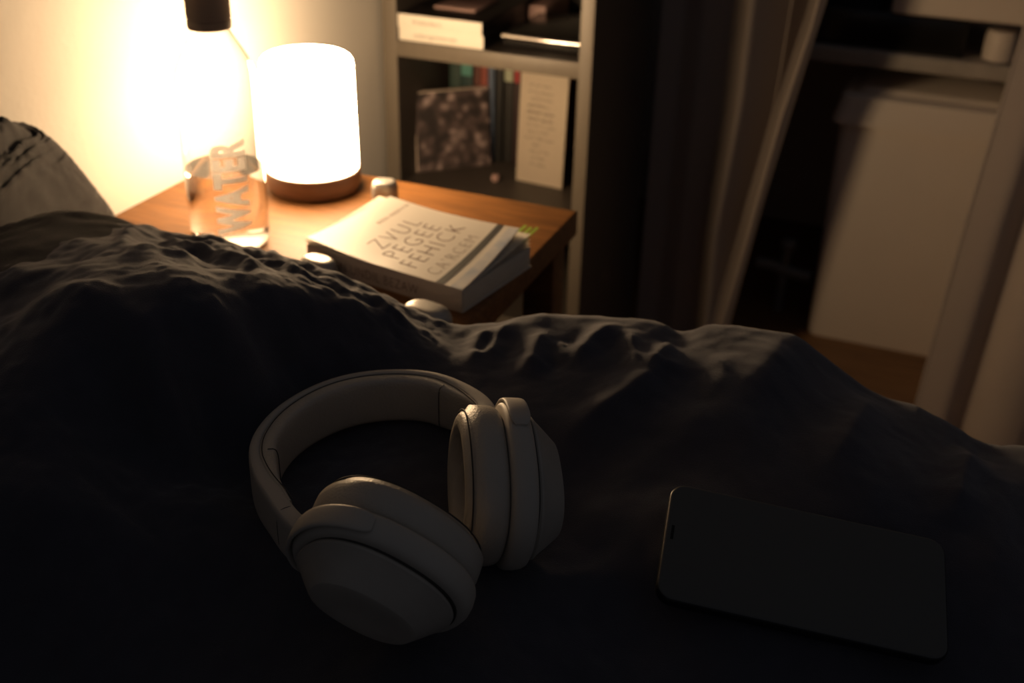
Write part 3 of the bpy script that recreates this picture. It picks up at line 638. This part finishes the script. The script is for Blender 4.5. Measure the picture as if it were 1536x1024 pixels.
def make_cup(c, hinge, tab0, tab1):
    root = hp
    # ear cushion: soft ring with an opening
    prof = []   # (t, offset from the oval) round closed section
    w, d = .0165, .0235
    for i in range(28):
        a = 2*PI*i/28; e = .62
        x = math.copysign(abs(math.cos(a))**e, math.cos(a)); y = math.copysign(abs(math.sin(a))**e, math.sin(a))
        prof.append((-.0125+y*d/2, -.0008-w/2*(1+.0)+x*w/2-(.0028 if y < -.5 else 0)*(1 if x > 0 else 0)))
    pad = Geo().loft([c.ring(t, 1., o) for t, o in prof], loop=True).build('ear_cushion', M['hp_pad'], root, sharp=60)
    # stitched seam on the cushion shoulder
    Geo().tube([c.pt(a, -.0212, 1., -.0034) for a in TH+[0]], .00045, 6).build('seam', M['hp_dark'], pad, label='dark stitched seam')
    Geo().loft([c.ring(-.0035, 1, -.0155), c.ring(-.0032, .3), c.ring(-.003, .02)], cap=True).build('lining', M['mesh'], root)
    # housing
    hs = Geo().loft([c.ring(-.0010, 1, -.0075), c.ring(-.0008, 1, -.0012), c.ring(.0003, 1, .0004), c.ring(.002, 1, .0010), c.ring(.0065, 1, .0012), c.ring(.0105, 1, .0005), c.ring(.0128, 1, -.0008), c.ring(.0138, 1, -.0026), c.ring(.0138, 1, -.0075)]).build('ear_cup', M['hp'], root, sharp=50)
    Geo().loft([c.ring(.0135, 1, -.0050), c.ring(.0150, 1, -.0050), c.ring(.0150, 1, -.012)]).build('groove', M['hp_dark'], hs, label='dark groove')
    Geo().loft([c.ring(.0140, 1, -.0062, -.001), c.ring(.0160, 1, -.0050, -.001), c.ring(.0172, 1, -.0052, -.001), c.ring(.0185, 1, -.0068, -.001), c.ring(.024, 1, -.0115, -.0015), c.ring(.0295, 1, -.0165, -.002), c.ring(.0312, 1, -.0182, -.002), c.ring(.0318, 1, -.0200, -.002), c.ring(.0318, .3, 0, -.002)]).build('cap', M['hp_cap'], root, sharp=24)
    # yoke: a tongue lying over the housing ring
    n = 46; rings = []
    for i in range(n+1):
        u = i/n; a = tab0+(tab1-tab0)*u
        e = min(1, min(u, 1-u)*n/5+.0); rd = math.sqrt(max(0, 1-(1-e)**2))
        hw = .0062*(.55+.45*rd); th = .0026*(.4+.6*rd)
        sec = []
        for k in range(16):
            b = 2*PI*k/16; x = math.copysign(abs(math.cos(b))**.6, math.cos(b)); y = math.copysign(abs(math.sin(b))**.6, math.sin(b))
            sec.append(c.pt(a, .0068+x*hw, 1., .0012+(y*.5+.45)*th))
        rings.append(sec)
    Geo().loft(rings).build('yoke', M['hp'], root, sharp=50)
cupL = Cup((-.2167, .3893, -.366), -84.1, -18.9, -38)
cupR = Cup((-.194, .4783, -.371), 31.4, -6.6, 21.9)
rad = math.radians
make_cup(cupL, 180, rad(118), rad(236))
make_cup(cupR, 0, rad(-52), rad(76))
# headband: outer line measured at the upper rim
pts = [(-.2585, .3775), (-.2680, .3860), (-.2830, .3935), (-.2960, .4035), (-.3110, .4150), (-.3240, .4290), (-.3330, .4430), (-.3380, .4590), (-.3400, .4760), (-.3385, .4930), (-.3340, .5100), (-.3255, .5270),
       (-.3120, .5415), (-.2940, .5525), (-.2760, .5580), (-.2590, .5575), (-.2420, .5520), (-.2270, .5430), (-.2160, .5310), (-.2090, .5190), (-.2040, .5090)]
P = np.array(pts)
def resample(P, n):
    # Catmull-Rom through the points, then even spacing
    out = []
    for i in range(len(P)-1):
        p0, p1, p2, p3 = P[max(i-1, 0)], P[i], P[i+1], P[min(i+2, len(P)-1)]
        for t in np.linspace(0, 1, 12, endpoint=False):
            out.append(.5*((2*p1)+(-p0+p2)*t+(2*p0-5*p1+4*p2-p3)*t*t+(-p0+3*p1-3*p2+p3)*t**3))
    out.append(P[-1]); out = np.array(out)
    for _ in range(30): out[1:-1] = (out[:-2]+2*out[1:-1]+out[2:])/4
    L = np.concatenate([[0], np.cumsum(np.sqrt(((out[1:]-out[:-1])**2).sum(1)))])
    s = np.linspace(0, L[-1], n); return np.stack([np.interp(s, L, out[:, k]) for k in (0, 1)], 1)
Q = resample(P, 121); Tn = np.gradient(Q, axis=0); Tn /= np.sqrt((Tn**2).sum(1))[:, None]
Nn = np.stack([Tn[:, 1], -Tn[:, 0]], 1)     # points to the inside of the arc
cen = Q.mean(0); 
if ((cen-Q[60])*Nn[60]).sum() < 0: Nn = -Nn
def section(i, u, inner, rad_, half, zc, e=.55, n=24):
    q, nn = Q[i], Nn[i]; out = []
    for k in range(n):
        b = 2*PI*k/n; x = math.copysign(abs(math.cos(b))**e, math.cos(b)); y = math.copysign(abs(math.sin(b))**e, math.sin(b))
        p = q+nn*(inner+x*rad_); out.append((p[0], p[1], zc+y*half))
    return out
def prof_u(u):
    """half height, centre height and thickness of the shell along the arc"""
    e = min(u, 1-u)
    k = np.interp(e, [0, .04, .12, .22, .5], [.0125, .0135, .0140, .0150, .0160])
    t = np.interp(e, [0, .06, .14, .25, .5], [.0045, .0056, .0054, .0036, .0029])
    zt = np.interp(u, [0, .05, .10, .2, .8, .92, 1], [-.3615, -.3600, -.3590, -.3585, -.3585, -.3575, -.3590])
    return k, zt-k, t
rings = []
for i in range(121):
    u = i/120; k, zc, t = prof_u(u); rings.append(section(i, u, t, t, k, zc, e=.36))
band = Geo().loft(rings).build('headband', M['hp'], hp, sharp=60)
rings = []
i0, i1 = 13, 111
for i in range(i0, i1+1):
    u = i/120; k, zc, t = prof_u(u); e = min((i-i0), (i1-i))/20; e = min(1, e); e = e*e*(3-2*e)
    rings.append(section(i, u, 2*t-.0012+.0048*(.08+.92*e), .0056*(.20+.80*e), (k-.0001)*(.97+.03*e), zc, e=.42, n=28))
padb = Geo().loft(rings).build('headband_cushion', M['hp_pad'], hp, sharp=60)
g = Geo(); g.tube([tuple(np.append(Q[i]+Nn[i]*(2*prof_u(i/120)[2]+.0006), sum(prof_u(i/120)[:2])-.00012)) for i in range(i0, i1+1)], .0003, 6)
for i in (32, 94):
    k, zc, t = prof_u(i/120); g.tube([tuple(p) for p in section(i, i/120, 2*t-.0012+.0049, .00565, k, zc, e=.42, n=28)[-7:]+section(i, i/120, 2*t-.0012+.0049, .00565, k, zc, e=.42, n=28)[:8]], .0003, 5)
g.build('seam', M['hp_dark'], padb, label='dark stitched seam')
for i in (11, 112):
    k, zc, t = prof_u(i/120); s_ = section(i, i/120, t, t+.00006, k+.00006, zc); Geo().tube([tuple(p) for p in s_+s_[:1]], .00022, 5).build('joint_line', M['hp_dark'], band)

# ------------------------------------------------------------------ phone
TL, TR, BR, BLc = [Vector(v) for v in ((-.1085, .530, -.377), (.0425, .561, -.394), (.0540, .4905, -.420), (-.0970, .4595, -.403))]
pu = ((TR-TL)+(BR-BLc)).normalized(); pv_ = ((TL-BLc)+(TR-BR)).normalized(); pnm = pu.cross(pv_).normalized(); pv_ = pnm.cross(pu)
pcn = (TL+TR+BR+BLc)/4
phn = thing('smartphone', 'dark smartphone lying face up on the duvet beside headphones', 'phone', pcn-pnm*.0085)
def slab(hw, hh, r, zs, n=10):
    rings = []
    for z, ins in zs:
        ring = []; rr = max(r-ins, .0004)
        for sx, sy, a0 in ((1, 1, 0), (-1, 1, PI/2), (-1, -1, PI), (1, -1, 1.5*PI)):
            for i in range(n+1):
                a = a0+PI/2*i/n; x = sx*(hw-r)+rr*math.cos(a); y = sy*(hh-r)+rr*math.sin(a)
                ring.append(pcn+pu*x+pv_*y+pnm*z)
        rings.append(ring)
    return Geo().loft(rings)
slab(.0775, .0377, .0098, [(-.0082, .0022), (-.0078, .0012), (-.0066, .0003), (-.004, 0), (-.0016, .0003), (-.0006, .0010), (-.0003, .0018)]).build('phone_body', M['phone'], phn, sharp=50)
scr = slab(.0766, .0368, .0089, [(-.0012, .0003), (-.0004, .0002), (-.0001, .0007), (0, .0016)]).build('screen', M['screen'], phn, sharp=50, label='unlit dark grey glass screen')
f = (pcn-pu*.0728+pv_*.004+pnm*.00002, pu, pv_, pnm)
bx('earpiece_slot', (-.0008, -.0045, -.0002), (.0008, .0045, .00012), M['slot'], phn, 0, fr=f)

# ------------------------------------------------------------------ light
w = bpy.data.worlds.new('night room'); S.world = w; w.use_nodes = True
w.node_tree.nodes['Background'].inputs['Color'].default_value = (.67, .69, .80, 1)
w.node_tree.nodes['Background'].inputs['Strength'].default_value = .042
S.view_settings.view_transform = 'Standard'; S.view_settings.look = 'None'
S.view_settings.exposure = .25; S.view_settings.gamma = 1.; S.view_settings.use_curve_mapping = False
S.cycles.max_bounces = 14; S.cycles.transmission_bounces = 12; S.cycles.sample_clamp_indirect = 8.
